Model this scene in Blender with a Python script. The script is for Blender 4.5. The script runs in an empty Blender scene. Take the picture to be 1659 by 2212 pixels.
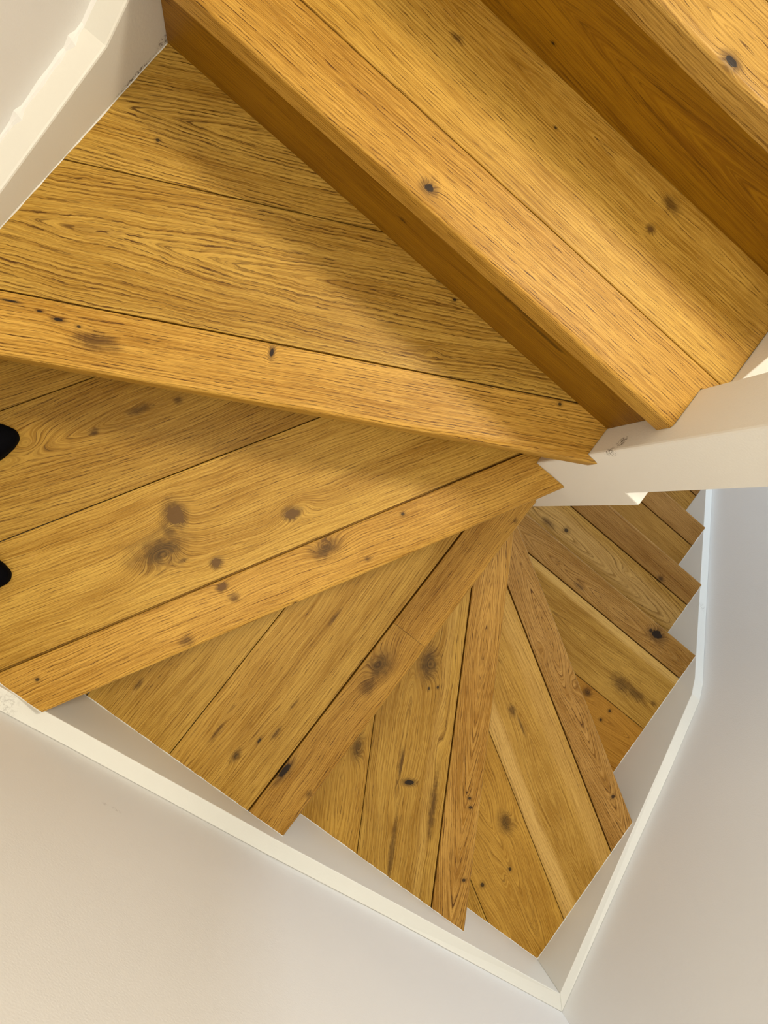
import bpy, bmesh, math, random
from mathutils import Matrix, Vector

random.seed(7)
S = bpy.context.scene
C = S.collection

# ------------------------------------------------------------------ camera
cam_data = bpy.data.cameras.new('camera')
cam_data.sensor_fit = 'HORIZONTAL'
cam_data.sensor_width = 36.0
cam_data.lens = 36.214
cam_data.clip_start = 0.02
cam = bpy.data.objects.new('camera', cam_data)
C.objects.link(cam)
_f = Vector((0.1439505, 0.1121581, -0.9832084)).normalized()
_r = Vector((0.7686768, 0.6130571, 0.1824748))
_r = (_r - _f * _r.dot(_f)).normalized()
_u = _r.cross(_f)
_m = Matrix((_r, _u, -_f)).transposed().to_4x4()
_m.translation = (0.0, 0.0, 1.1974)
cam.matrix_world = _m
S.camera = cam

# ------------------------------------------------------------------ light
S.view_settings.view_transform = 'Standard'
S.view_settings.look = 'None'
S.view_settings.gamma = 1.0
S.view_settings.use_curve_mapping = False
S.view_settings.exposure = 0.0

world = bpy.data.worlds.new('world')
S.world = world
world.use_nodes = True
world.node_tree.nodes['Background'].inputs[0].default_value = (1.0, 0.97, 0.95, 1)
world.node_tree.nodes['Background'].inputs[1].default_value = 0.20


def area(name, loc, target, size, power, colour, size_y=None, spread=180):
    d = bpy.data.lights.new(name, 'AREA')
    d.shape = 'RECTANGLE' if size_y else 'DISK'
    d.size = size
    if size_y:
        d.size_y = size_y
    d.energy = power
    d.color = colour
    d.spread = math.radians(spread)
    o = bpy.data.objects.new(name, d)
    C.objects.link(o)
    o.location = loc
    o.rotation_euler = (Vector(target) - Vector(loc)).to_track_quat('-Z', 'Y').to_euler()
    return o


WARM = (1.0, 0.88, 0.70)
COOL = (0.72, 0.84, 1.0)
area('landing_lamp', (0.40, 1.25, 2.45), (0.2, 0.3, 0.0), 0.35, 33, WARM)
area('ceiling_lamp', (0.20, -0.22, 2.55), (0.5, 0.0, 0.0), 0.5, 10.5, WARM)
area('hall_window', (0.50, 2.8, -0.35), (1.2, 0.6, -0.7), 0.8, 32, COOL, 1.2)

# ------------------------------------------------------------------ helpers


def link_mesh(name, bm, mats, parent=None, smooth=False):
    me = bpy.data.meshes.new(name)
    bm.to_mesh(me)
    bm.free()
    for m in (mats if isinstance(mats, (list, tuple)) else [mats]):
        me.materials.append(m)
    if smooth:
        for p in me.polygons:
            p.use_smooth = True
    o = bpy.data.objects.new(name, me)
    C.objects.link(o)
    if parent is not None:
        o.parent = parent
        o.matrix_parent_inverse = parent.matrix_world.inverted()
    return o


def tag(o, label=None, cat=None, group=None, kind=None):
    if label:
        o['label'] = label
    if cat:
        o['category'] = cat
    if group:
        o['group'] = group
    if kind:
        o['kind'] = kind
    return o


def bevel(o, w, seg=2, angle=30):
    m = o.modifiers.new('bevel', 'BEVEL')
    m.width = w
    m.segments = seg
    m.limit_method = 'ANGLE'
    m.angle_limit = math.radians(angle)
    return o


def prism(bm, front, back):
    """solid between two matching point loops"""
    n = len(front)
    a = [bm.verts.new(p) for p in front]
    b = [bm.verts.new(p) for p in back]
    bm.faces.new(a)
    bm.faces.new(list(reversed(b)))
    for i in range(n):
        j = (i + 1) % n
        bm.faces.new((a[j], a[i], b[i], b[j]))
    bmesh.ops.recalc_face_normals(bm, faces=bm.faces)


def box(bm, x0, x1, y0, y1, z0, z1):
    prism(bm, [(x0, y0, z0), (x1, y0, z0), (x1, y1, z0), (x0, y1, z0)],
          [(x0, y0, z1), (x1, y0, z1), (x1, y1, z1), (x0, y1, z1)])


# ------------------------------------------------------------------ node helper
class NT:
    def __init__(self, mat):
        mat.use_nodes = True
        self.t = mat.node_tree
        self.t.nodes.clear()

    def new(self, typ, **kw):
        n = self.t.nodes.new(typ)
        for k, v in kw.items():
            setattr(n, k, v)
        return n

    def put(self, sock, v):
        if isinstance(v, bpy.types.NodeSocket):
            self.t.links.new(v, sock)
        else:
            sock.default_value = v

    def m(self, op, a, b=0.0, c=0.0, clamp=False):
        n = self.new('ShaderNodeMath', operation=op, use_clamp=clamp)
        self.put(n.inputs[0], a)
        self.put(n.inputs[1], b)
        self.put(n.inputs[2], c)
        return n.outputs[0]

    def xyz(self, x, y, z=0.0):
        n = self.new('ShaderNodeCombineXYZ')
        for s, v in zip(n.inputs, (x, y, z)):
            self.put(s, v)
        return n.outputs[0]

    def noise(self, vec, scale=1.0, detail=2.0, rough=0.5):
        n = self.new('ShaderNodeTexNoise')
        self.put(n.inputs['Vector'], vec)
        n.inputs['Scale'].default_value = scale
        n.inputs['Detail'].default_value = detail
        n.inputs['Roughness'].default_value = rough
        return n.outputs['Fac']

    def step(self, v, lo, hi, a=0.0, b=1.0):
        n = self.new('ShaderNodeMapRange', interpolation_type='SMOOTHSTEP')
        self.put(n.inputs['Value'], v)
        for k, x in (('From Min', lo), ('From Max', hi), ('To Min', a), ('To Max', b)):
            self.put(n.inputs[k], x)
        return n.outputs[0]

    def mix(self, f, a, b, blend='MIX'):
        n = self.new('ShaderNodeMix', data_type='RGBA', blend_type=blend)
        self.put(n.inputs['Factor'], f)
        for s, v in ((n.inputs[6], a), (n.inputs[7], b)):
            self.put(s, v if isinstance(v, bpy.types.NodeSocket) else (*v, 1.0))
        return n.outputs[2]


# ------------------------------------------------------------------ oak
LIGHT = (0.57, 0.355, 0.068)
MID = (0.335, 0.175, 0.018)
RING = (0.14, 0.055, 0.003)
PORE = (0.075, 0.028, 0.002)
CORE = (0.035, 0.017, 0.003)
STAIN = (0.085, 0.040, 0.006)
FILL = (0.13, 0.066, 0.014)


def oak(name, seed=0.0, tint=(1, 1, 1), vc=0.3, a=0.05, u0=0.0, d0=0.0, sp=0.0040, ring=0.75, pore=0.75,
        wob=0.014, jag=0.0016, ew=1.0, knots=(), sap=(), rough=0.42):
    """plain-sawn oak in board space: u along the grain, v across it (metres)"""
    mat = bpy.data.materials.new(name)
    N = NT(mat)
    m = N.m
    uv = N.new('ShaderNodeUVMap', uv_map='grain').outputs[0]
    sx = N.new('ShaderNodeSeparateXYZ')
    N.put(sx.inputs[0], uv)
    u, v = sx.outputs[0], sx.outputs[1]
    su = seed * 3.17
    lo = m('SUBTRACT', N.noise(N.xyz(m('MULTIPLY', u, 2.6), m('MULTIPLY', v, 8.0), su), 1, 2), 0.5)
    v1 = m('MULTIPLY_ADD', lo, wob, v)
    n2 = m('SUBTRACT', N.noise(N.xyz(m('MULTIPLY', u, 11.0), m('MULTIPLY', v, 16.0), su + 5.3), 1, 2), 0.5)
    v1 = m('MULTIPLY_ADD', n2, wob * 0.35, v1)
    n3 = m('SUBTRACT', N.noise(N.xyz(m('MULTIPLY', u, 75.0), m('MULTIPLY', v, 90.0), su + 8.1), 1, 2, 0.6), 0.5)
    v1 = m('MULTIPLY_ADD', n3, jag, v1)
    dep = m('MULTIPLY_ADD', m('SUBTRACT', u, u0), a, d0)
    dep = m('MULTIPLY_ADD', m('SUBTRACT', N.noise(N.xyz(m('MULTIPLY', u, 6.0), su, m('MULTIPLY', v, 5.0)), 1, 2), 0.5), wob * 0.5, dep)
    dv = m('SUBTRACT', v1, vc)
    r = m('POWER', m('ADD', m('POWER', m('ABSOLUTE', dv), 1.4), m('POWER', m('ABSOLUTE', dep), 1.4)), 1 / 1.4)      # pointed flames
    core = None
    halo = None
    hole = None
    fill = None

    def mx(p, q):
        return q if p is None else m('MAXIMUM', p, q)
    wx = m('SUBTRACT', N.noise(N.xyz(m('MULTIPLY', u, 150.0), m('MULTIPLY', v, 150.0), su + 9), 1, 3, 0.65), 0.5)
    wy = m('SUBTRACT', N.noise(N.xyz(m('MULTIPLY', u, 45.0), m('MULTIPLY', v, 60.0), su + 19), 1, 2), 0.5)
    wx = m('MULTIPLY_ADD', wy, 1.1, wx)
    for (ku, kv, ru, rv, kind) in knots:
        pu = m('DIVIDE', m('SUBTRACT', u, ku), ru)
        pv = m('DIVIDE', m('SUBTRACT', v, kv), rv)
        d2 = m('ADD', m('MULTIPLY', pu, pu), m('MULTIPLY', pv, pv))
        dist = m('SQRT', d2)
        g = m('DIVIDE', 1.0, m('ADD', 1.0, m('MULTIPLY', d2, 0.35)))
        g = m('MULTIPLY', g, g)
        amp = {'swirl': 1.6, 'knot': 2.4, 'stain': 0.6, 'hole': 2.0, 'fill': 1.6, 'pin': 0.8}[kind] * rv
        r = m('MULTIPLY_ADD', g, amp, r)
        dw = m('MULTIPLY_ADD', wx, {'pin': 0.3, 'hole': 0.8, 'fill': 1.0}.get(kind, 1.1), dist)
        if kind == 'knot':
            core = mx(core, N.step(dw, 1.25, 0.25, 0, 0.78))
            halo = mx(halo, N.step(dw, 2.3, 0.6, 0, 0.6))
        elif kind == 'stain':
            halo = mx(halo, N.step(dw, 1.7, 0.2, 0, 0.8))
        elif kind == 'hole':
            hole = mx(hole, N.step(dw, 1.0, 0.75, 0, 0.95))
            halo = mx(halo, N.step(dw, 2.6, 0.8, 0, 0.75))
        elif kind == 'pin':
            hole = mx(hole, N.step(dist, 1.0, 0.6, 0, 0.85))
            halo = mx(halo, N.step(dist, 2.4, 0.8, 0, 0.4))
        elif kind == 'fill':
            fill = mx(fill, N.step(dw, 1.0, 0.88))
            halo = mx(halo, N.step(dw, 2.2, 0.9, 0, 0.75))
    fine = m('SUBTRACT', N.noise(N.xyz(m('MULTIPLY', u, 4.0), m('MULTIPLY', r, 110.0), su + 2.0), 1, 2), 0.5)
    rc = m('ADD', m('DIVIDE', r, sp), m('MULTIPLY', fine, 1.6))
    fr = m('FRACT', rc)
    rid = m('FLOOR', rc)
    wn = N.new('ShaderNodeTexWhiteNoise', noise_dimensions='1D')
    N.put(wn.inputs['W'], m('ADD', rid, su))
    rnd = m('MULTIPLY_ADD', wn.outputs['Value'], 0.75, 0.25)
    early = m('MULTIPLY', m('MULTIPLY', N.step(fr, 0.0, 0.06), N.step(fr, 0.46 * ew, 0.10 * ew)), rnd)       # porous early wood
    fib = N.noise(N.xyz(m('MULTIPLY', u, 13.0), m('MULTIPLY', r, 760.0), su + 1.0), 1, 2, 0.65)
    pr = N.noise(N.xyz(m('MULTIPLY', u, 52.0), m('MULTIPLY', r, 1450.0), su + 7.0), 1, 1)
    dash = N.step(pr, 0.51, 0.575)
    pores = m('MULTIPLY', dash, m('MULTIPLY_ADD', early, 1.0, 0.22))
    band = m('MULTIPLY', early, m('MULTIPLY_ADD', fib, 0.9, 0.12), clamp=True)
    broad = N.noise(N.xyz(m('MULTIPLY', u, 1.6), m('MULTIPLY', r, 30.0), su + 4.0), 1, 2)
    patch = N.noise(N.xyz(m('MULTIPLY', u, 5.0), m('MULTIPLY', v, 9.0), su + 14.0), 1, 2)
    fleck = N.noise(N.xyz(m('MULTIPLY', u, 60.0), m('MULTIPLY', v, 150.0), su + 11.0), 1, 2)
    tone = m('ADD', m('MULTIPLY', N.step(broad, 0.3, 0.7), 0.45), m('MULTIPLY', N.step(fib, 0.36, 0.66), 0.75))
    tone = m('SUBTRACT', m('ADD', tone, m('MULTIPLY', N.step(patch, 0.3, 0.75), 0.3)), 0.25)
    col = N.mix(m('MULTIPLY', tone, 1.0, clamp=True), LIGHT, MID)
    for (sv, sw, st) in sap:
        q = m('ABSOLUTE', m('SUBTRACT', v1, sv))
        col = N.mix(m('MULTIPLY', N.step(q, sw, sw * 0.3, 0, st), N.step(fib, 0.95, 0.35)), col, (0.74, 0.50, 0.15))
    col = N.mix(N.step(fleck, 0.62, 0.72, 0, 0.15), col, (0.66, 0.40, 0.12))
    col = N.mix(m('MULTIPLY', band, ring), col, RING)
    col = N.mix(m('MULTIPLY', pores, pore), col, PORE)
    if halo is not None:
        col = N.mix(m('MULTIPLY', halo, m('MULTIPLY_ADD', fib, 1.3, 0.3), clamp=True), col, STAIN)
    if core is not None:
        col = N.mix(m('MULTIPLY', core, m('MULTIPLY_ADD', N.step(fr, 0.1, 0.7), 0.6, 0.4)), col, CORE)
    if fill is not None:
        col = N.mix(fill, col, FILL)
    if hole is not None:
        col = N.mix(hole, col, (0.012, 0.007, 0.004))
    col = N.mix(1.0, col, tint, 'MULTIPLY')
    b = N.new('ShaderNodeBsdfPrincipled')
    N.put(b.inputs['Base Color'], col)
    N.put(b.inputs['Roughness'], m('MULTIPLY_ADD', fib, 0.14, rough - 0.07))
    b.inputs['Specular IOR Level'].default_value = 0.22
    hgt = N.noise(N.xyz(m('MULTIPLY', u, 20.0), m('MULTIPLY', v, 900.0), su), 1, 1)       # brushed relief, straight along the board
    bp = N.new('ShaderNodeBump')
    bp.inputs['Strength'].default_value = 0.3
    bp.inputs['Distance'].default_value = 0.0006
    N.put(bp.inputs['Height'], hgt)
    N.put(b.inputs['Normal'], bp.outputs[0])
    out = N.new('ShaderNodeOutputMaterial')
    N.put(out.inputs[0], b.outputs[0])
    return mat


def paint(name, colour, rough=0.55, bump=0.25, scale=420.0, mottle=0.03, marks=()):
    """white emulsion / gloss paint, faint roller texture; marks = scuffs (x, y, z, size, strength)"""
    mat = bpy.data.materials.new(name)
    N = NT(mat)
    m = N.m
    pos = N.new('ShaderNodeTexCoord').outputs['Object']
    n1 = N.noise(pos, 2.3, 3)
    k = m('MULTIPLY_ADD', m('SUBTRACT', n1, 0.5), mottle * 2, 1.0)
    col = N.mix(1.0, colour, N.xyz(k, k, k), 'MULTIPLY')
    for (x, y, z, sx, sy, sz, st) in marks:
        vv = N.new('ShaderNodeVectorMath', operation='SUBTRACT')
        N.put(vv.inputs[0], pos)
        vv.inputs[1].default_value = (x, y, z)
        dv = N.new('ShaderNodeVectorMath', operation='DIVIDE')
        N.put(dv.inputs[0], vv.outputs[0])
        dv.inputs[1].default_value = (sx, sy, sz)
        ln = N.new('ShaderNodeVectorMath', operation='LENGTH')
        N.put(ln.inputs[0], dv.outputs[0])
        w = N.noise(pos, 260.0, 3, 0.7)
        q = m('MULTIPLY', N.step(ln.outputs['Value'], 1.0, 0.3), N.step(w, 0.46, 0.6))
        col = N.mix(m('MULTIPLY', q, st), col, (0.075, 0.05, 0.03))
    b = N.new('ShaderNodeBsdfPrincipled')
    N.put(b.inputs['Base Color'], col)
    b.inputs['Roughness'].default_value = rough
    b.inputs['Specular IOR Level'].default_value = 0.3
    bp = N.new('ShaderNodeBump')
    bp.inputs['Strength'].default_value = bump
    bp.inputs['Distance'].default_value = 0.0008
    N.put(bp.inputs['Height'], m('ADD', N.noise(pos, scale, 2), m('MULTIPLY', N.noise(pos, 14.0, 2), 1.5)))
    N.put(b.inputs['Normal'], bp.outputs[0])
    out = N.new('ShaderNodeOutputMaterial')
    N.put(out.inputs[0], b.outputs[0])
    return mat


# ------------------------------------------------------------------ setting
XL, XN, YN, XP, XR, YA = -0.438, 0.324, 0.358, 0.438, 1.228, -0.409   # string faces, newel faces
H = 0.19
wall_paint = paint('wall_emulsion', (0.81, 0.805, 0.785), 0.6, 0.3, marks=[
    (0.128, -0.439, 0.054, 0.012, 0.02, 0.006, 0.25), (0.11, -0.439, 0.06, 0.006, 0.02, 0.006, 0.18)])
string_paint = paint('string_gloss', (0.78, 0.785, 0.735), 0.35, 0.12, 300, marks=[
    (-0.09, -0.43, 0.0, 0.03, 0.03, 0.02, 0.25), (1.24, 0.62, -0.9, 0.02, 0.02, 0.02, 0.25)])
left_paint = paint('string_left_gloss', (0.73, 0.715, 0.65), 0.4, 0.2, 260, marks=[
    (XL, 0.345, 0.194, 0.01, 0.05, 0.006, 0.9), (XL, 0.40, 0.2, 0.01, 0.02, 0.012, 0.8)])
newel_paint = paint('newel_emulsion', (0.88, 0.86, 0.80), 0.55, 0.3, 350, marks=[
    (0.325, 0.372, 0.270, 0.01, 0.012, 0.016, 1.0), (0.327, 0.36, 0.25, 0.01, 0.006, 0.022, 0.8)])


def structure(name, mat, fn, bev=0.0, seg=2):
    bm = bmesh.new()
    fn(bm)
    o = link_mesh(name, bm, mat)
    o['kind'] = 'structure'
    if bev:
        bevel(o, bev, seg)
    return o


WT = 0.033                       # strings stand this proud of the walls
structure('wall_front', wall_paint, lambda bm: box(bm, XL - 0.15, XR + 0.15, YA - 0.13, YA - 0.0302, -2.1, 2.75))
structure('wall_right', wall_paint, lambda bm: box(bm, XR + 0.0302, XR + 0.13, YA - 0.03, 3.4, -2.1, 2.75))
structure('wall_left', wall_paint, lambda bm: box(bm, XL - 0.13, XL - WT - 0.0002, YA - 0.03, 3.4, -2.1, 2.75))
fl = structure('floor', oak('floor_oak', 40), lambda bm: box(bm, XL - 0.1, XR + 0.1, -0.5, 3.4, -2.1, -1.901))
uvl = fl.data.uv_layers.new(name='grain')
for lp in fl.data.loops:
    co = fl.data.vertices[lp.vertex_index].co
    uvl.data[lp.index].uv = (co.y, co.x)
structure('ceiling', wall_paint, lambda bm: box(bm, XL - 0.15, XR + 0.15, -0.55, 3.4, 2.751, 2.85))


def interp(tab, x):
    for (a, za), (b, zb) in zip(tab, tab[1:]):
        if x <= b:
            return za + (zb - za) * (x - a) / (b - a)
    return tab[-1][1]


TOP_A = [(XL, 0.125), (-0.107, 0.009), (0.027, -0.036), (0.188, -0.087), (0.406, -0.155), (0.709, -0.263), (XR, -0.434)]
TOP_B = [(YA, -0.434), (0.165, -0.612), (0.355, -0.674), (0.40, -0.704), (0.559, -0.845), (1.068, -1.293), (1.75, -1.88)]
TOP_C = [(YA, 0.125), (0.116, 0.249), (0.313, 0.292), (0.358, 0.324), (0.6, 0.52), (1.3, 1.12)]


def string_front(bm):            # mitred at both ends
    th, e = 0.03, 0.0
    f = [(x, YA, z) for x, z in TOP_A]
    b = [((XL - WT) if i == 0 else (XR + 0.03) if i == len(TOP_A) - 1 else x, YA - th, z) for i, (x, z) in enumerate(TOP_A)]
    f += [(XR, YA, -1.05), (XL, YA, -0.45)]
    b += [(XR + 0.03, YA - th, -1.05), (XL - WT, YA - th, -0.45)]
    prism(bm, f, b)


def string_right(bm):
    th = 0.03
    f = [(XR, y, z) for y, z in TOP_B]
    b = [(XR + th, (YA - th) if i == 0 else y, z) for i, (y, z) in enumerate(TOP_B)]
    f += [(XR, 1.75, -1.9), (XR, 1.4, -1.9), (XR, YA, -1.05)]
    b += [(XR + th, 1.75, -1.9), (XR + th, 1.4, -1.9), (XR + th, YA - th, -1.05)]
    prism(bm, f, b)


def string_left(bm):
    f = [(XL, y, z) for y, z in TOP_C]
    b = [(XL - WT, (YA - 0.03) if i == 0 else y, z) for i, (y, z) in enumerate(TOP_C)]
    f += [(XL, 1.3, 0.5), (XL, YA, -0.45)]
    b += [(XL - WT, 1.3, 0.5), (XL - WT, YA - 0.03, -0.45)]
    prism(bm, f, b)


structure('baseboard_front', string_paint, string_front, 0.0015)
structure('baseboard_right', string_paint, string_right, 0.0015)
structure('baseboard_left', left_paint, string_left, 0.003)


structure('ceiling_1', wall_paint, lambda bm: box(bm, XP, XR + 0.031, 0.85, 3.4, 0.86, 1.12))


def filler_bead(bm):             # lumpy filler run along the joint of wall and left string
    pts = [(y, interp(TOP_C, y)) for y in [0.05 + 0.011 * i for i in range(60)]]
    rings = []
    for i, (y, z) in enumerate(pts):
        w = 0.0028 + 0.0022 * random.random() + (0.003 if i % 9 == 4 else 0)
        rings.append([bm.verts.new((XL - WT - 0.001, y, z + w * 1.6)), bm.verts.new((XL - WT + w * 0.55, y, z + w * 0.8)),
                      bm.verts.new((XL - WT + w, y, z)), bm.verts.new((XL - WT - 0.001, y, z - 0.001))])
    for a, b in zip(rings, rings[1:]):
        for k in range(3):
            bm.faces.new((a[k], a[k + 1], b[k + 1], b[k]))
    bmesh.ops.recalc_face_normals(bm, faces=bm.faces)


structure('trim_1', wall_paint, filler_bead)


def spine(bm):                   # wall between the two flights, under the upper flight
    loop = [(0.44, -1.9), (1.75, -1.9), (1.75, 1.38), (0.50, 0.405), (0.44, 0.36)]
    prism(bm, [(0.363, y, z) for y, z in loop], [(XP, y, z) for y, z in loop])


structure('wall_center', newel_paint, spine, 0.002)


def inner_string(bm):
    loop = [(0.4405, -0.02), (0.4405, 0.372), (0.473, 0.400), (1.75, 1.43), (1.75, 1.0), (0.75, 0.05)]
    prism(bm, [(0.349, y, z) for y, z in loop], [(0.362, y, z) for y, z in loop])


structure('trim_2', newel_paint, inner_string, 0.0015)

bm = bmesh.new()                 # newel: stout lower pier with a small ledge, slimmer post above
prism(bm, [(XN, YN, -1.9), (XP, YN, -1.9), (XP, YN, 0.168), (0.411, YN, 0.172), (0.411, YN, 1.02), (XN, YN, 1.02)],
      [(XN, 0.44, -1.9), (XP, 0.44, -1.9), (XP, 0.44, 0.168), (0.411, 0.44, 0.172), (0.411, 0.44, 1.02), (XN, 0.44, 1.02)])
o = bevel(link_mesh('newel_post', bm, newel_paint), 0.003)
tag(o, 'square white painted newel post where the winding treads meet', 'newel post')
bm = bmesh.new()
box(bm, XN - 0.012, 0.423, YN - 0.012, 0.452, 1.021, 1.045)
bevel(link_mesh('post_cap', bm, newel_paint, o), 0.006, 3)

# ------------------------------------------------------------------ steps
OV, BW, PW, LIP = 0.023, 0.0785, 0.1745, 0.034      # overhang, nosing board, plank width, nosing lip
D = math.radians


def clip(poly, n, c):
    """keep n.p >= c"""
    out = []
    for i, p in enumerate(poly):
        q = poly[(i + 1) % len(poly)]
        a, b = n[0] * p[0] + n[1] * p[1] - c, n[0] * q[0] + n[1] * q[1] - c
        if a >= 0:
            out.append(p)
        if (a >= 0) != (b >= 0):
            k = a / (a - b)
            out.append((p[0] + (q[0] - p[0]) * k, p[1] + (q[1] - p[1]) * k))
    res = []
    for p in out:
        if not res or math.dist(p, res[-1]) > 1e-5:
            res.append(p)
    if len(res) > 1 and math.dist(res[0], res[-1]) < 1e-5:
        res.pop()
    return res


def area2(p):
    return sum(p[i][0] * p[(i + 1) % len(p)][1] - p[(i + 1) % len(p)][0] * p[i][1] for i in range(len(p))) / 2


def inset(poly, d):
    n = len(poly)
    out = []
    for i in range(n):
        p0, p1, p2 = (Vector(poly[(i + k) % n]) for k in (-1, 0, 1))
        a, b = (p1 - p0).normalized(), (p2 - p1).normalized()
        na, nb = Vector((-a.y, a.x)), Vector((-b.y, b.x))
        k = 1 + na.dot(nb)
        q = p1 + (na + nb) * (d / max(k, 0.35))
        out.append((q.x, q.y))
    return out


class Step:
    def __init__(self, lev, pt, deg, outline, riser_below_to, label):
        self.lev, self.z = lev, (3 - lev) * H
        self.gap = 0.0022 if lev >= 3 else 0.0009 if lev == 2 else 0.0
        self.p = Vector(pt)
        self.d = Vector((math.cos(D(deg)), math.sin(D(deg))))
        self.b = Vector((-self.d.y, self.d.x))          # towards the back of the tread
        if area2(outline) < 0:
            outline = outline[::-1]
        self.outline = outline
        e = bpy.data.objects.new('stair_step', None)
        e.empty_display_size = 0.05
        c = Vector((sum(q[0] for q in outline), sum(q[1] for q in outline))) / len(outline)
        e.location = (c.x, c.y, self.z - H)
        C.objects.link(e)
        bpy.context.view_layer.update()
        tag(e, label, 'stair step', 'oak steps of the winding stair')
        self.e = e

    def st(self, x, y):
        q = Vector((x, y)) - self.p
        return q.dot(self.d), q.dot(self.b)

    def world(self, s, t):
        q = self.p + self.d * s + self.b * t
        return q.x, q.y

    def span(self, t, eps=0.0005):
        """interval of the outline on the line at offset t from the nosing"""
        xs = []
        P = [self.st(*q) for q in self.outline]
        for i in range(len(P)):
            (s0, t0), (s1, t1) = P[i], P[(i + 1) % len(P)]
            if (t0 > t) != (t1 > t):
                xs.append(s0 + (s1 - s0) * (t - t0) / (t1 - t0))
        xs.sort()
        return xs[0] + eps, xs[-1] - eps

    def uv(self, bm):
        L = bm.loops.layers.uv.new('grain')
        for f in bm.faces:
            for lp in f.loops:
                s, t = self.st(lp.vert.co.x, lp.vert.co.y)
                dz = self.z - lp.vert.co.z
                up = f.normal.z > 0.5
                lp[L].uv = (s, t) if up else (s, t - dz)

    def plank(self, t0, t1, mat, thick=0.021, name='plank', label=None):
        n = (self.b.x, self.b.y)
        k = self.p.dot(self.b)
        g = 0.0003
        poly = clip(self.outline, n, k + t0 + g)
        poly = clip(poly, (-n[0], -n[1]), -(k + t1 - g))
        if len(poly) < 3 or abs(area2(poly)) < 2e-5:
            return None
        poly = inset(poly, 0.0004)
        top = inset(poly, 0.0007)
        bm = bmesh.new()
        A = [bm.verts.new((x, y, self.z - thick)) for x, y in poly]
        B = [bm.verts.new((x, y, self.z - 0.0008)) for x, y in poly]
        T = [bm.verts.new((x, y, self.z)) for x, y in top]
        m = len(poly)
        bm.faces.new(T)
        bm.faces.new(A[::-1])
        for i in range(m):
            j = (i + 1) % m
            bm.faces.new((A[i], A[j], B[j], B[i]))
            bm.faces.new((B[i], B[j], T[j], T[i]))
        bm.normal_update()
        self.uv(bm)
        o = link_mesh(name, bm, mat, self.e)
        if label:
            o['label'] = label
        return o

    def nosing(self, mat, s_lo=None, s_hi=None, name='nosing_board', label=None):
        """L-shaped front board with a rounded edge; s_lo / s_hi cut it to a length"""
        R = 0.006
        col = [(R - R * math.cos(D(g)), R - R * math.sin(D(g))) for g in (0, 18, 36, 54, 72, 90)]     # (t, depth of the top)
        flat = [0.02, OV - 0.0005, OV, 0.036, 0.05, 0.064]
        for q in self.outline:                                          # keep the outline's corners
            t = self.st(*q)[1]
            if R + 0.001 < t < BW - 0.003:
                flat += [t - 0.0002, t + 0.0002]
        col += [(t, 0.0) for t in sorted(flat)] + [(BW - 0.0011, 0.0), (BW - 0.0003, 0.0009)]
        if self.gap:                                                    # tongue under the open joint
            col += [(BW - 0.0002, 0.013), (BW + self.gap - 0.0004, 0.013)]
        bm = bmesh.new()
        G = []                                                          # columns of (top lo, bottom lo, top hi, bottom hi)
        for t, dz in col:
            a, b = self.span(max(t, 0.0004))
            if s_lo is not None:
                a = max(a, s_lo)
            if s_hi is not None:
                b = min(b, s_hi)
            zb = LIP if t < OV - 0.0001 else 0.021
            lo, hi = self.world(a, t), self.world(b, t)
            G.append([bm.verts.new((*lo, self.z - dz)), bm.verts.new((*lo, self.z - zb)),
                      bm.verts.new((*hi, self.z - dz)), bm.verts.new((*hi, self.z - zb))])
        for p, q in zip(G, G[1:]):
            bm.faces.new((p[0], q[0], q[2], p[2]))
            bm.faces.new((p[1], p[3], q[3], q[1]))
            bm.faces.new((p[0], p[1], q[1], q[0]))
            bm.faces.new((p[2], q[2], q[3], p[3]))
        for p in (G[0], G[-1]):
            bm.faces.new((p[0], p[1], p[3], p[2]))
        bmesh.ops.recalc_face_normals(bm, faces=bm.faces)
        bm.normal_update()
        self.uv(bm)
        o = link_mesh(name, bm, mat, self.e)
        for p in o.data.polygons:
            p.use_smooth = len(p.vertices) == 4
        o.data.set_sharp_from_angle(angle=D(35))
        if label:
            o['label'] = label
        return o

    def riser(self, mat, thick=0.016):
        """upright board below the nosing, standing on the tread below"""
        bm = bmesh.new()
        z0, z1 = self.z - H + 0.0004, self.z - 0.0215
        (f0, f1), (k0, k1) = self.span(OV + 0.0002), self.span(OV + thick)
        a = [self.world(f0, OV), self.world(f1, OV), self.world(k1, OV + thick), self.world(k0, OV + thick)]
        prism(bm, [(x, y, z0) for x, y in a], [(x, y, z1) for x, y in a])
        bm.normal_update()
        L = bm.loops.layers.uv.new('grain')
        for f in bm.faces:
            for lp in f.loops:
                lp[L].uv = (self.st(lp.vert.co.x, lp.vert.co.y)[0], lp.vert.co.z - (self.z - H))
        return link_mesh('riser', bm, mat, self.e)


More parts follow.
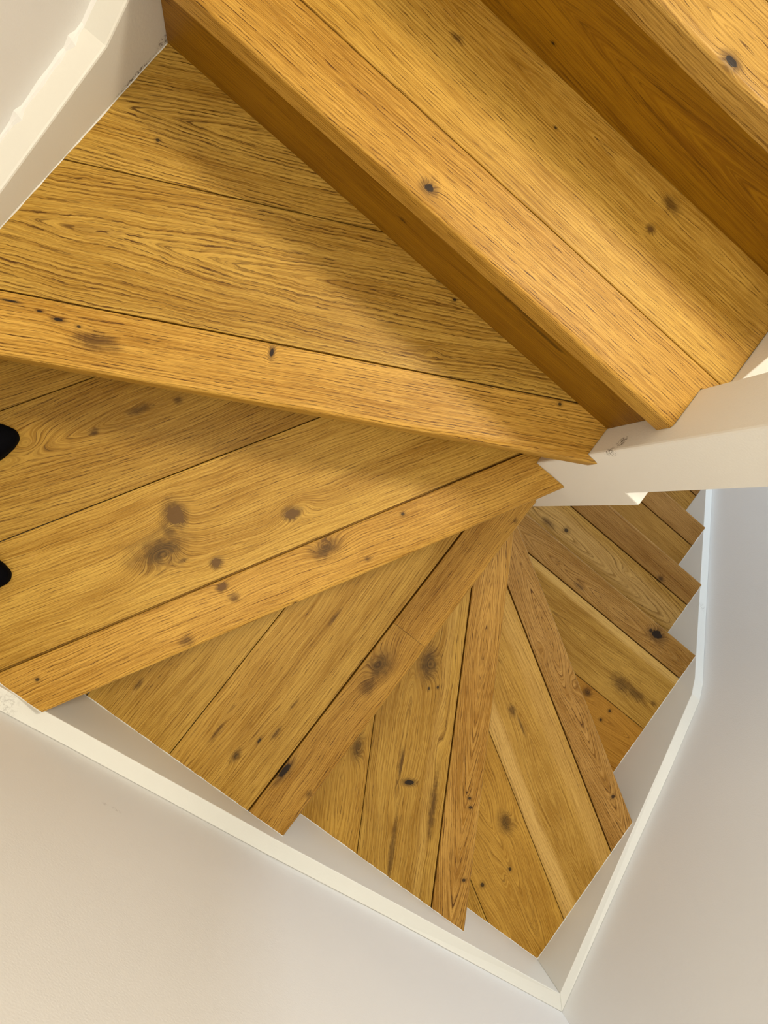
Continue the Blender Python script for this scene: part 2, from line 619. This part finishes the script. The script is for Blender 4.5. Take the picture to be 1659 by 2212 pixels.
KNOTS = [
    (1, -0.061, 0.400, 0.0066, 0.0050, 'hole'),
    (1, 0.161, 0.541, 0.0045, 0.0040, 'fill'),
    (1, 0.161, 0.581, 0.0131, 0.0071, 'stain'),
    (1, -0.140, 0.549, 0.0081, 0.0045, 'stain'),
    (1, 0.004, 0.552, 0.0025, 0.0015, 'pin'),
    (0, 0.088, 0.587, 0.0070, 0.0046, 'hole'),
    (2, -0.370, 0.300, 0.0031, 0.0025, 'pin'),
    (2, 0.013, 0.404, 0.0056, 0.0037, 'stain'),
    (2, 0.045, 0.399, 0.0031, 0.0025, 'pin'),
    (2, 0.062, 0.324, 0.0124, 0.0044, 'swirl'),
    (2, -0.096, 0.184, 0.0025, 0.0062, 'hole'),
    (2, -0.319, 0.046, 0.0056, 0.0019, 'hole'),
    (2, -0.341, 0.040, 0.0037, 0.0012, 'hole'),
    (2, -0.375, 0.027, 0.0087, 0.0012, 'hole'),
    (2, -0.295, 0.055, 0.0031, 0.0019, 'pin'),
    (2, -0.269, 0.053, 0.0236, 0.0112, 'stain'),
    (2, 0.248, 0.386, 0.0031, 0.0025, 'pin'),
    (2, -0.057, 0.125, 0.0050, 0.0025, 'pin'),
    (3, -0.238, -0.041, 0.0074, 0.0052, 'stain'),
    (3, -0.210, 0.024, 0.0177, 0.0059, 'stain'),
    (3, -0.175, 0.072, 0.0074, 0.0052, 'stain'),
    (3, -0.297, -0.115, 0.0222, 0.0118, 'swirl'),
    (3, -0.055, -0.122, 0.0296, 0.0177, 'knot'),
    (3, -0.071, -0.065, 0.0118, 0.0148, 'fill'),
    (3, -0.062, -0.092, 0.0118, 0.0163, 'stain'),
    (3, 0.063, 0.045, 0.0096, 0.0074, 'fill'),
    (3, 0.068, 0.061, 0.0163, 0.0118, 'swirl'),
    (3, 0.021, -0.084, 0.0067, 0.0059, 'fill'),
    (3, -0.020, -0.112, 0.0074, 0.0030, 'stain'),
    (3, 0.139, 0.035, 0.0192, 0.0096, 'knot'),
    (3, 0.051, -0.108, 0.0067, 0.0044, 'fill'),
    (3, 0.075, -0.109, 0.0074, 0.0067, 'stain'),
    (3, 0.201, 0.153, 0.0037, 0.0030, 'pin'),
    (3, 0.061, -0.203, 0.0118, 0.0067, 'stain'),
    (3, 0.201, 0.063, 0.0052, 0.0044, 'stain'),
    (3, 0.155, -0.061, 0.0037, 0.0030, 'pin'),
    (3, -0.074, -0.374, 0.0037, 0.0030, 'pin'),
    (4, 0.263, -0.343, 0.0094, 0.0051, 'knot'),
    (4, 0.296, -0.271, 0.0111, 0.0034, 'stain'),
    (4, 0.290, -0.214, 0.0120, 0.0026, 'stain'),
    (4, 0.251, -0.048, 0.0188, 0.0034, 'stain'),
    (4, 0.211, -0.329, 0.0206, 0.0034, 'stain'),
    (4, 0.280, -0.299, 0.0060, 0.0026, 'pin'),
    (4, 0.052, -0.342, 0.0120, 0.0043, 'stain'),
    (4, 0.373, -0.065, 0.0223, 0.0154, 'knot'),
    (4, 0.377, -0.107, 0.0188, 0.0120, 'stain'),
    (4, 0.350, -0.315, 0.0171, 0.0060, 'hole'),
    (4, 0.412, -0.323, 0.0077, 0.0051, 'stain'),
    (4, 0.410, 0.302, 0.0051, 0.0043, 'stain'),
    (5, 0.503, -0.011, 0.0253, 0.0156, 'knot'),
    (5, 0.625, -0.229, 0.0049, 0.0107, 'hole'),
    (5, 0.680, -0.355, 0.0681, 0.0049, 'stain'),
    (5, 0.587, -0.209, 0.0331, 0.0039, 'stain'),
    (5, 0.621, -0.125, 0.0584, 0.0088, 'swirl'),
    (5, 0.697, -0.237, 0.0584, 0.0078, 'stain'),
    (5, 0.551, -0.037, 0.0039, 0.0029, 'pin'),
    (5, 0.537, -0.050, 0.0039, 0.0029, 'pin'),
    (5, 0.489, -0.233, 0.0234, 0.0097, 'knot'),
    (5, 0.754, -0.180, 0.0039, 0.0039, 'pin'),
    (5, 0.768, -0.194, 0.0039, 0.0049, 'pin'),
    (5, 0.852, -0.323, 0.0039, 0.0049, 'pin'),
    (6, 0.955, -0.195, 0.0196, 0.0131, 'knot'),
    (6, 1.034, -0.277, 0.0055, 0.0044, 'pin'),
    (6, 1.000, -0.345, 0.0065, 0.0055, 'pin'),
    (6, 1.052, -0.302, 0.0654, 0.0098, 'swirl'),
    (6, 0.802, 0.024, 0.0153, 0.0076, 'stain'),
    (6, 0.840, 0.010, 0.0262, 0.0033, 'stain'),
    (6, 0.772, 0.189, 0.0327, 0.0109, 'swirl'),
    (6, 1.145, 0.011, 0.0055, 0.0055, 'pin'),
    (6, 0.886, 0.162, 0.0436, 0.0131, 'swirl'),
    (7, 1.101, 0.267, 0.0362, 0.0181, 'stain'),
    (7, 1.147, 0.269, 0.0362, 0.0121, 'stain'),
    (7, 1.029, 0.190, 0.0109, 0.0085, 'knot'),
    (7, 1.114, 0.189, 0.0048, 0.0048, 'pin'),
    (7, 1.108, 0.155, 0.0048, 0.0048, 'pin'),
    (7, 1.206, 0.281, 0.0097, 0.0060, 'stain'),
    (7, 1.098, 0.436, 0.0181, 0.0121, 'hole'),
    (7, 1.075, 0.434, 0.0072, 0.0060, 'pin'),
    (7, 0.829, 0.401, 0.0169, 0.0048, 'stain'),
    (8, 0.777, 0.544, 0.0080, 0.0066, 'pin'),
    (8, 0.720, 0.526, 0.0212, 0.0080, 'stain'),
    (8, 1.107, 0.618, 0.0093, 0.0066, 'knot'),
    (8, 1.006, 0.558, 0.0398, 0.0106, 'swirl'),
    (10, 1.112, 0.945, 0.0312, 0.0109, 'knot'),
    (10, 1.191, 0.934, 0.0406, 0.0078, 'stain'),
    (10, 1.313, 0.921, 0.0094, 0.0078, 'pin'),
]


def line_y(pt, deg, x):
    return pt[1] + (x - pt[0]) * math.tan(D(deg))


def line_x(pt, deg, y):
    return pt[0] + (y - pt[1]) / math.tan(D(deg))


def back(pt, deg, off=OV):
    return (pt[0] - math.sin(D(deg)) * off, pt[1] + math.cos(D(deg)) * off)


P2, P3, P5, P6 = (0.338, 0.354), (0.387, 0.356), (0.923, -0.409), (1.225, -0.006)
A2, A3, A5, A6 = 29.6, 60.9, 121.1, 150.7
TUCK = OV + 0.011                                   # treads run a little way under the riser above
R2, R3, R5, R6 = (back(p, a, TUCK) for p, a in ((P2, A2), (P3, A3), (P5, A5), (P6, A6)))
X4 = 0.422
YT = {-1: 0.775, 0: 0.577, 1: 0.381, 7: 0.462, 8: 0.689, 9: 0.907, 10: 1.125, 11: 1.343, 12: 1.561}
UPX = 0.349

SPEC = [
    # level, nosing point, angle, outline, riser span (world ends), label
    (0, (0.0, YT[0]), 0, [(XL, YT[0]), (UPX, YT[0]), (UPX, YT[-1] + TUCK), (XL, YT[-1] + TUCK)], (XL, UPX),
     'topmost oak step, only its knotty nosing board and dark riser in view'),
    (1, (0.0, YT[1]), 0, [(XL, YT[1]), (XN, YT[1]), (XN, 0.441), (UPX, 0.441), (UPX, YT[0] + TUCK), (XL, YT[0] + TUCK)], (XL, XN),
     'straight oak step with a black knot at its nosing and a broad riser in view'),
    (2, P2, A2, [(XL, line_y(P2, A2, XL)), (line_x(P2, A2, YN), YN), (XN, YN), (XN, YT[1] + TUCK), (XL, YT[1] + TUCK)], None,
     'oak winder step with flame grain, just below the broad riser'),
    (3, P3, A3, [(XL, line_y(R2, A2, XL)), (XL, YA), (line_x(P3, A3, YA), YA), (line_x(P3, A3, YN), YN), (XN, YN), (XN, line_y(R2, A2, XN))], None,
     'large oak winder step with two big dark knots, where the black shoes stand'),
    (4, (X4, 0.0), 90, [(line_x(R3, A3, YA), YA), (X4, YA), (X4, YN), (line_x(R3, A3, YN), YN)], None,
     'oak winder step whose nosing board is pieced from two lengths'),
    (5, P5, A5, [(X4 - TUCK, YA), (P5[0], YA), (line_x(P5, A5, YN), YN), (X4 - TUCK, YN)], None,
     'oak winder step with an oval knot and long dark streaks, above the corner step'),
    (6, P6, A6, [(line_x(R5, A5, YA), YA), (XR, YA), (XR, line_y(P6, A6, XR)), (XP, line_y(P6, A6, XP)), (XP, line_y(R5, A5, XP))], None,
     'oak winder step that fills the corner of the two walls'),
    (7, (0.0, YT[7]), 0, [(XP, line_y(R6, A6, XP)), (XR, line_y(R6, A6, XR)), (XR, YT[7]), (XP, YT[7])], (XP, XR),
     'first step of the lower flight, with a pale edge and a cloudy grey knot'),
    (8, (0.0, YT[8]), 0, [(XP, YT[8]), (XR, YT[8]), (XR, YT[7] - TUCK), (XP, YT[7] - TUCK)], (XP, XR),
     'oak step of the lower flight with a pale sapwood patch beside the newel post'),
    (9, (0.0, YT[9]), 0, [(XP, YT[9]), (XR, YT[9]), (XR, YT[8] - TUCK), (XP, YT[8] - TUCK)], (XP, XR),
     'plain brown oak step of the lower flight, second up from the bottom in view'),
    (10, (0.0, YT[10]), 0, [(XP, YT[10]), (XR, YT[10]), (XR, YT[9] - TUCK), (XP, YT[9] - TUCK)], (XP, XR),
     'lowest oak step in view, mostly hidden below the newel post'),
    (11, (0.0, YT[11]), 0, [(XP, YT[11]), (XR, YT[11]), (XR, YT[10] - TUCK), (XP, YT[10] - TUCK)], (XP, XR),
     'oak step next below the lowest one in view, hidden behind the newel post'),
    (12, (0.0, YT[12]), 0, [(XP, YT[12]), (XR, YT[12]), (XR, YT[11] - TUCK), (XP, YT[11] - TUCK)], (XP, XR),
     'bottom oak step of the stair, hidden behind the newel post, next to the floor'),
]

# per board look: grain parameters, tints with some light and shade put in, boards listed from the nosing backwards
T_PLAIN = (1.0, 1.0, 1.0)
T_NOSE = (1.12, 1.05, 1.02)  # brightened in the colour, in place of stronger lamp light
T_RED = (0.84, 0.77, 1.10)
T_DARK = (0.80, 0.68, 0.55)
LOOK = {
    (0, 0): dict(vc=0.03, a=0.10, u0=0.09, sp=0.005, tint=(0.88, 0.84, 0.95)),
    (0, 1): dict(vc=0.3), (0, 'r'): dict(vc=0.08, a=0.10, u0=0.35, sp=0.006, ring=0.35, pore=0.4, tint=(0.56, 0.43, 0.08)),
    (1, 0): dict(vc=-0.32, a=0.03, sp=0.0034, ring=0.7, pore=0.95, tint=(1.05, 0.97, 0.92)),
    (1, 1): dict(vc=0.195, a=0.05, u0=0.20, sp=0.0036, ring=0.6, pore=0.7, tint=(1.05, 1.02, 0.98)),
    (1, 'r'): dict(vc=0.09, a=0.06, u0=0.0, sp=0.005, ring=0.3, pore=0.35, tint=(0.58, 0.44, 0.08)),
    (2, 0): dict(vc=-0.25, a=0.03, sp=0.0040, ring=0.65, pore=0.9, tint=T_NOSE),
    (2, 1): dict(vc=0.172, a=0.060, u0=-0.29, sp=0.0046, ring=0.95, pore=0.8, wob=0.024, jag=0.0035, ew=1.6),
    (2, 2): dict(vc=0.335, a=0.075, u0=-0.44, sp=0.0045, ring=0.9, pore=0.8, wob=0.014, jag=0.003, ew=1.4),
    (2, 3): dict(vc=0.6, tint=(1.1, 1.05, 1.0)),
    (3, 0): dict(vc=-0.10, a=0.05, u0=-0.6, sp=0.0045, ring=0.75, pore=0.85, tint=T_NOSE, wob=0.022),
    (3, 1): dict(vc=0.40, a=0.04, u0=0.1, sp=0.0044, ring=0.65, pore=0.65, wob=0.024, tint=(1.06, 1.05, 1.02)),
    (3, 2): dict(vc=0.36, a=0.10, u0=-0.52, sp=0.0048, ring=0.65, pore=0.8, tint=(0.88, 0.85, 0.76)),  # darker tint stands in for shade on this plank
    (3, 3): dict(vc=0.62, tint=(0.84, 0.80, 0.72)),
    (4, 0): dict(vc=-0.12, a=0.06, u0=0.2, sp=0.0048, ring=0.6, pore=0.8, tint=(0.93, 0.84, 0.78), wob=0.026),
    (4, 1): dict(vc=0.22, a=0.05, u0=-0.2, sp=0.0055, ring=0.45, pore=0.6, wob=0.02, tint=(1.06, 1.04, 1.04)),
    (4, 2): dict(vc=0.5, sp=0.005, ring=0.45, pore=0.6),
    (5, 0): dict(vc=0.035, a=0.09, u0=0.62, sp=0.0036, ring=0.95, pore=0.9, tint=(0.92, 0.84, 0.95), jag=0.0018),
    (5, 1): dict(vc=0.185, a=0.05, u0=0.36, sp=0.0055, ring=0.7, pore=0.6, wob=0.032, tint=(0.87, 0.84, 0.82), sap=[(0.117, 0.014, 0.25)]),  # tint lowered in place of a weaker lamp here
    (5, 2): dict(vc=0.30, a=0.09, u0=0.30, sp=0.0056, ring=0.5, pore=0.6, tint=(0.93, 0.88, 0.80)),
    (6, 0): dict(vc=0.030, a=0.11, u0=0.50, sp=0.0038, ring=0.9, pore=0.9, tint=T_RED, wob=0.016, jag=0.0022),
    (6, 1): dict(vc=0.17, a=0.07, u0=0.18, sp=0.0062, ring=0.40, pore=0.4, wob=0.02, tint=(0.92, 0.88, 0.92), sap=[(0.234, 0.026, 0.85), (0.105, 0.035, 0.4)]),
    (6, 2): dict(vc=0.33, a=0.10, u0=0.30, sp=0.0062, ring=0.5, pore=0.4, wob=0.03, tint=(0.96, 0.88, 0.75)),
    (6, 3): dict(vc=0.6, tint=(1.0, 0.95, 0.85)),
    (7, 0): dict(vc=0.045, a=0.10, u0=0.98, sp=0.0042, ring=0.85, pore=0.7, tint=T_RED, wob=0.02),
    (7, 1): dict(vc=0.16, a=0.06, u0=1.2, sp=0.006, ring=0.35, pore=0.4, wob=0.02, tint=(0.88, 0.84, 0.85), sap=[(0.086, 0.022, 1.0)]),
    (7, 2): dict(vc=0.30, a=0.12, u0=1.1, sp=0.006, ring=0.3, pore=0.4, tint=(0.82, 0.66, 0.45)),
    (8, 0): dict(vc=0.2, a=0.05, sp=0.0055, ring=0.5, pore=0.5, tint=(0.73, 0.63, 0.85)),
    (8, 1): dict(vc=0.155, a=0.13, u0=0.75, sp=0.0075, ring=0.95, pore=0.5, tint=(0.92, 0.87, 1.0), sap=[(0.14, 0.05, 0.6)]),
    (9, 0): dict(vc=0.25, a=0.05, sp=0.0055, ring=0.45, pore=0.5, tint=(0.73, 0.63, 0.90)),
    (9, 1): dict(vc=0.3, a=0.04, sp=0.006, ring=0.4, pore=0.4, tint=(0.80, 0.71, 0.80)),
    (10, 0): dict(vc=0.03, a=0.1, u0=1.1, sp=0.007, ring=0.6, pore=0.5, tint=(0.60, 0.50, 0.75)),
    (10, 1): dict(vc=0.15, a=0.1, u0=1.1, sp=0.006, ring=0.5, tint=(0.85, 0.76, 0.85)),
}
RISER_KNOTS = {1: [(-0.0705, 0.0706, 0.006, 0.0035, 'stain'), (0.10, 0.104, 0.035, 0.006, 'stain'), (0.16, 0.092, 0.03, 0.004, 'stain')],
               0: [(-0.055, 0.031, 0.003, 0.002, 'pin')]}

for lev, pt, deg, outline, rs, label in SPEC:
    if lev >= 7:                                    # lower flight runs back along +Y
        deg = 180
    s = Step(lev, pt, deg, outline, None, label)
    ts = [s.st(*q)[1] for q in s.outline]
    tmax = max(ts)

    def kn(t0, t1, lev=lev, s=s):
        out = []
        for (l, x, y, ru, rv, kind) in KNOTS:
            if l == lev:
                ku, kv = s.st(x, y)
                if t0 - 0.004 <= kv <= t1 + 0.004:
                    out.append((ku, kv, ru, rv, kind))
        return out

    def look(i, t0, t1, lev=lev):
        kw = dict(LOOK.get((lev, i), {}))
        if lev >= 7:
            if 'u0' in kw:
                kw['u0'] = -kw['u0']
        return oak('oak_%d_%s' % (lev, i), seed=lev * 4.3 + (i if isinstance(i, int) else 7) * 1.9 + 0.7, knots=kn(t0, t1), **kw)

    m0 = look(0, 0, BW)
    if lev == 4:                                    # butt joint in the nosing board
        cut = s.st(0.39, 0.011)[0]
        s.nosing(m0, s_hi=cut - 0.0003)
        s.nosing(oak('oak_4_b', seed=31.0, vc=-0.3, a=0.03, sp=0.0036, ring=0.6, pore=0.9, tint=(0.97, 0.87, 0.80),
                     knots=kn(0, BW)), s_lo=cut + 0.0003, label='paler short end piece of the nosing board')
    else:
        s.nosing(m0)
    i, t = 1, BW
    while t < tmax - 0.002:
        t1 = t + PW
        s.plank(t + (s.gap if i == 1 else 0), min(t1, tmax + 0.01), look(i, t, t1))
        i, t = i + 1, t1
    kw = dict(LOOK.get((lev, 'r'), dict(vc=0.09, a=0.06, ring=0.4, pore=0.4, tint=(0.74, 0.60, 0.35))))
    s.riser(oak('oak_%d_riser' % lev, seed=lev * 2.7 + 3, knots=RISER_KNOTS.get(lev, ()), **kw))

# ------------------------------------------------------------------ sealant between treads and strings
def sealant(bm):
    runs = [((XL, -0.07, 0.19), (XL, 0.403, 0.19), (1, 0)), ((XL, 0.41, 0.38), (XL, 0.60, 0.38), (1, 0)),
            ((-0.066, YA, -0.19), (0.42, YA, -0.19), (0, 1)), ((0.40, YA, -0.38), (0.92, YA, -0.38), (0, 1)),
            ((0.90, YA, -0.57), (XR, YA, -0.57), (0, 1)), ((-0.40, YA, 0.0), (-0.04, YA, 0.0), (0, 1)),
            ((XR, YA, -0.57), (XR, -0.01, -0.57), (-1, 0)), ((XR, -0.03, -0.76), (XR, 0.46, -0.76), (-1, 0)),
            ((XR, 0.44, -0.95), (XR, 0.685, -0.95), (-1, 0)), ((XR, 0.67, -1.14), (XR, 0.90, -1.14), (-1, 0))]
    for p, q, (nx, ny) in runs:
        n = max(3, int(math.dist(p, q) / 0.012))
        rings = []
        for i in range(n + 1):
            k = i / n
            x, y, z = (a + (b - a) * k for a, b in zip(p, q))
            w = 0.0008 + 0.0010 * random.random()
            hgt = 0.0012 + 0.0014 * random.random()
            rings.append([bm.verts.new((x + nx * 0.0002, y + ny * 0.0002, z + hgt)), bm.verts.new((x + nx * w * 0.45, y + ny * w * 0.45, z + hgt * 0.45)),
                          bm.verts.new((x + nx * w, y + ny * w, z + 0.0001)), bm.verts.new((x + nx * 0.0002, y + ny * 0.0002, z + 0.0001))])
        for a, b in zip(rings, rings[1:]):
            for j in range(4):
                bm.faces.new((a[j], a[(j + 1) % 4], b[(j + 1) % 4], b[j]))
        bm.faces.new(rings[0])
        bm.faces.new(rings[-1][::-1])
    bmesh.ops.recalc_face_normals(bm, faces=bm.faces)


structure('trim_3', string_paint, sealant)

# ------------------------------------------------------------------ shoes
felt = bpy.data.materials.new('black_shoe_fabric')
N = NT(felt)
pos = N.new('ShaderNodeTexCoord').outputs['Object']
b = N.new('ShaderNodeBsdfPrincipled')
b.inputs['Base Color'].default_value = (0.0022, 0.0022, 0.003, 1)
b.inputs['Roughness'].default_value = 0.85
b.inputs['Specular IOR Level'].default_value = 0.04
bp = N.new('ShaderNodeBump')
bp.inputs['Strength'].default_value = 0.4
bp.inputs['Distance'].default_value = 0.0006
N.put(bp.inputs['Height'], N.noise(pos, 900, 2))
N.put(b.inputs['Normal'], bp.outputs[0])
N.put(N.new('ShaderNodeOutputMaterial').inputs[0], b.outputs[0])
rubber = bpy.data.materials.new('black_rubber')
N = NT(rubber)
b = N.new('ShaderNodeBsdfPrincipled')
b.inputs['Base Color'].default_value = (0.003, 0.003, 0.0035, 1)
b.inputs['Roughness'].default_value = 0.8
b.inputs['Specular IOR Level'].default_value = 0.05
N.put(N.new('ShaderNodeOutputMaterial').inputs[0], b.outputs[0])

#        x from toe   half width (left, right)   crown height
SHOE = [(-0.002, 0.006, 0.006, 0.018), (-0.006, 0.012, 0.011, 0.024), (-0.014, 0.0185, 0.018, 0.030), (-0.028, 0.0265, 0.026, 0.036),
        (-0.050, 0.036, 0.035, 0.042), (-0.080, 0.037, 0.036, 0.050), (-0.110, 0.033, 0.033, 0.062), (-0.140, 0.029, 0.029, 0.074),
        (-0.165, 0.028, 0.028, 0.082), (-0.185, 0.025, 0.025, 0.082), (-0.196, 0.017, 0.017, 0.078), (-0.200, 0.009, 0.009, 0.070)]


def shoe(tip, deg, label, flip):
    e = bpy.data.objects.new('shoe', None)
    e.location = (tip[0], tip[1], 0.0)
    e.rotation_euler = (0, 0, D(deg))
    e.empty_display_size = 0.05
    C.objects.link(e)
    bpy.context.view_layer.update()
    tag(e, label, 'shoe', 'pair of black shoes')
    # sole
    bm = bmesh.new()
    lf = [(x, (b if flip else a) - 0.001) for x, a, b, h in SHOE]
    rt = [(x, -((a if flip else b) - 0.001)) for x, a, b, h in SHOE]
    loop = lf + rt[::-1]
    prism(bm, [(x, y, 0.0005) for x, y in loop], [(x, y, 0.014) for x, y in loop])
    o = link_mesh('sole', bm, rubber)
    o.parent = e
    bevel(o, 0.003)
    # upper: arched sections from toe to heel, opening at the ankle
    bm = bmesh.new()
    rings = []
    for x, a, b, h in SHOE:
        if flip:
            a, b = b, a
        ring = []
        for k in range(13):
            ang = math.pi * k / 12
            w = a if ang < math.pi / 2 else b
            ring.append(bm.verts.new((x, w * math.copysign(abs(math.cos(ang)) ** 0.75, math.cos(ang)), 0.014 + (h - 0.014) * math.sin(ang) ** 0.8)))
        rings.append(ring)
    for i, (p, q) in enumerate(zip(rings, rings[1:])):
        for k in range(12):
            if 6 <= i <= 9 and 3 <= k <= 8:
                continue                            # ankle opening
            bm.faces.new((p[k], p[k + 1], q[k + 1], q[k]))
    bm.faces.new(rings[0][::-1])
    bm.faces.new(rings[-1])
    bmesh.ops.recalc_face_normals(bm, faces=bm.faces)
    o = link_mesh('upper', bm, felt, None, True)
    o.parent = e
    sd = o.modifiers.new('thick', 'SOLIDIFY')
    sd.thickness = 0.003
    sd.offset = -1
    ss = o.modifiers.new('sub', 'SUBSURF')
    ss.levels = ss.render_levels = 2
    return e


shoe((-0.312, -0.110), 54, 'black shoe nearer the newel end of the large tread, toe only in view', False)
shoe((-0.193, -0.276), 30, 'black shoe nearer the nosing of the large tread, toe only in view', True)
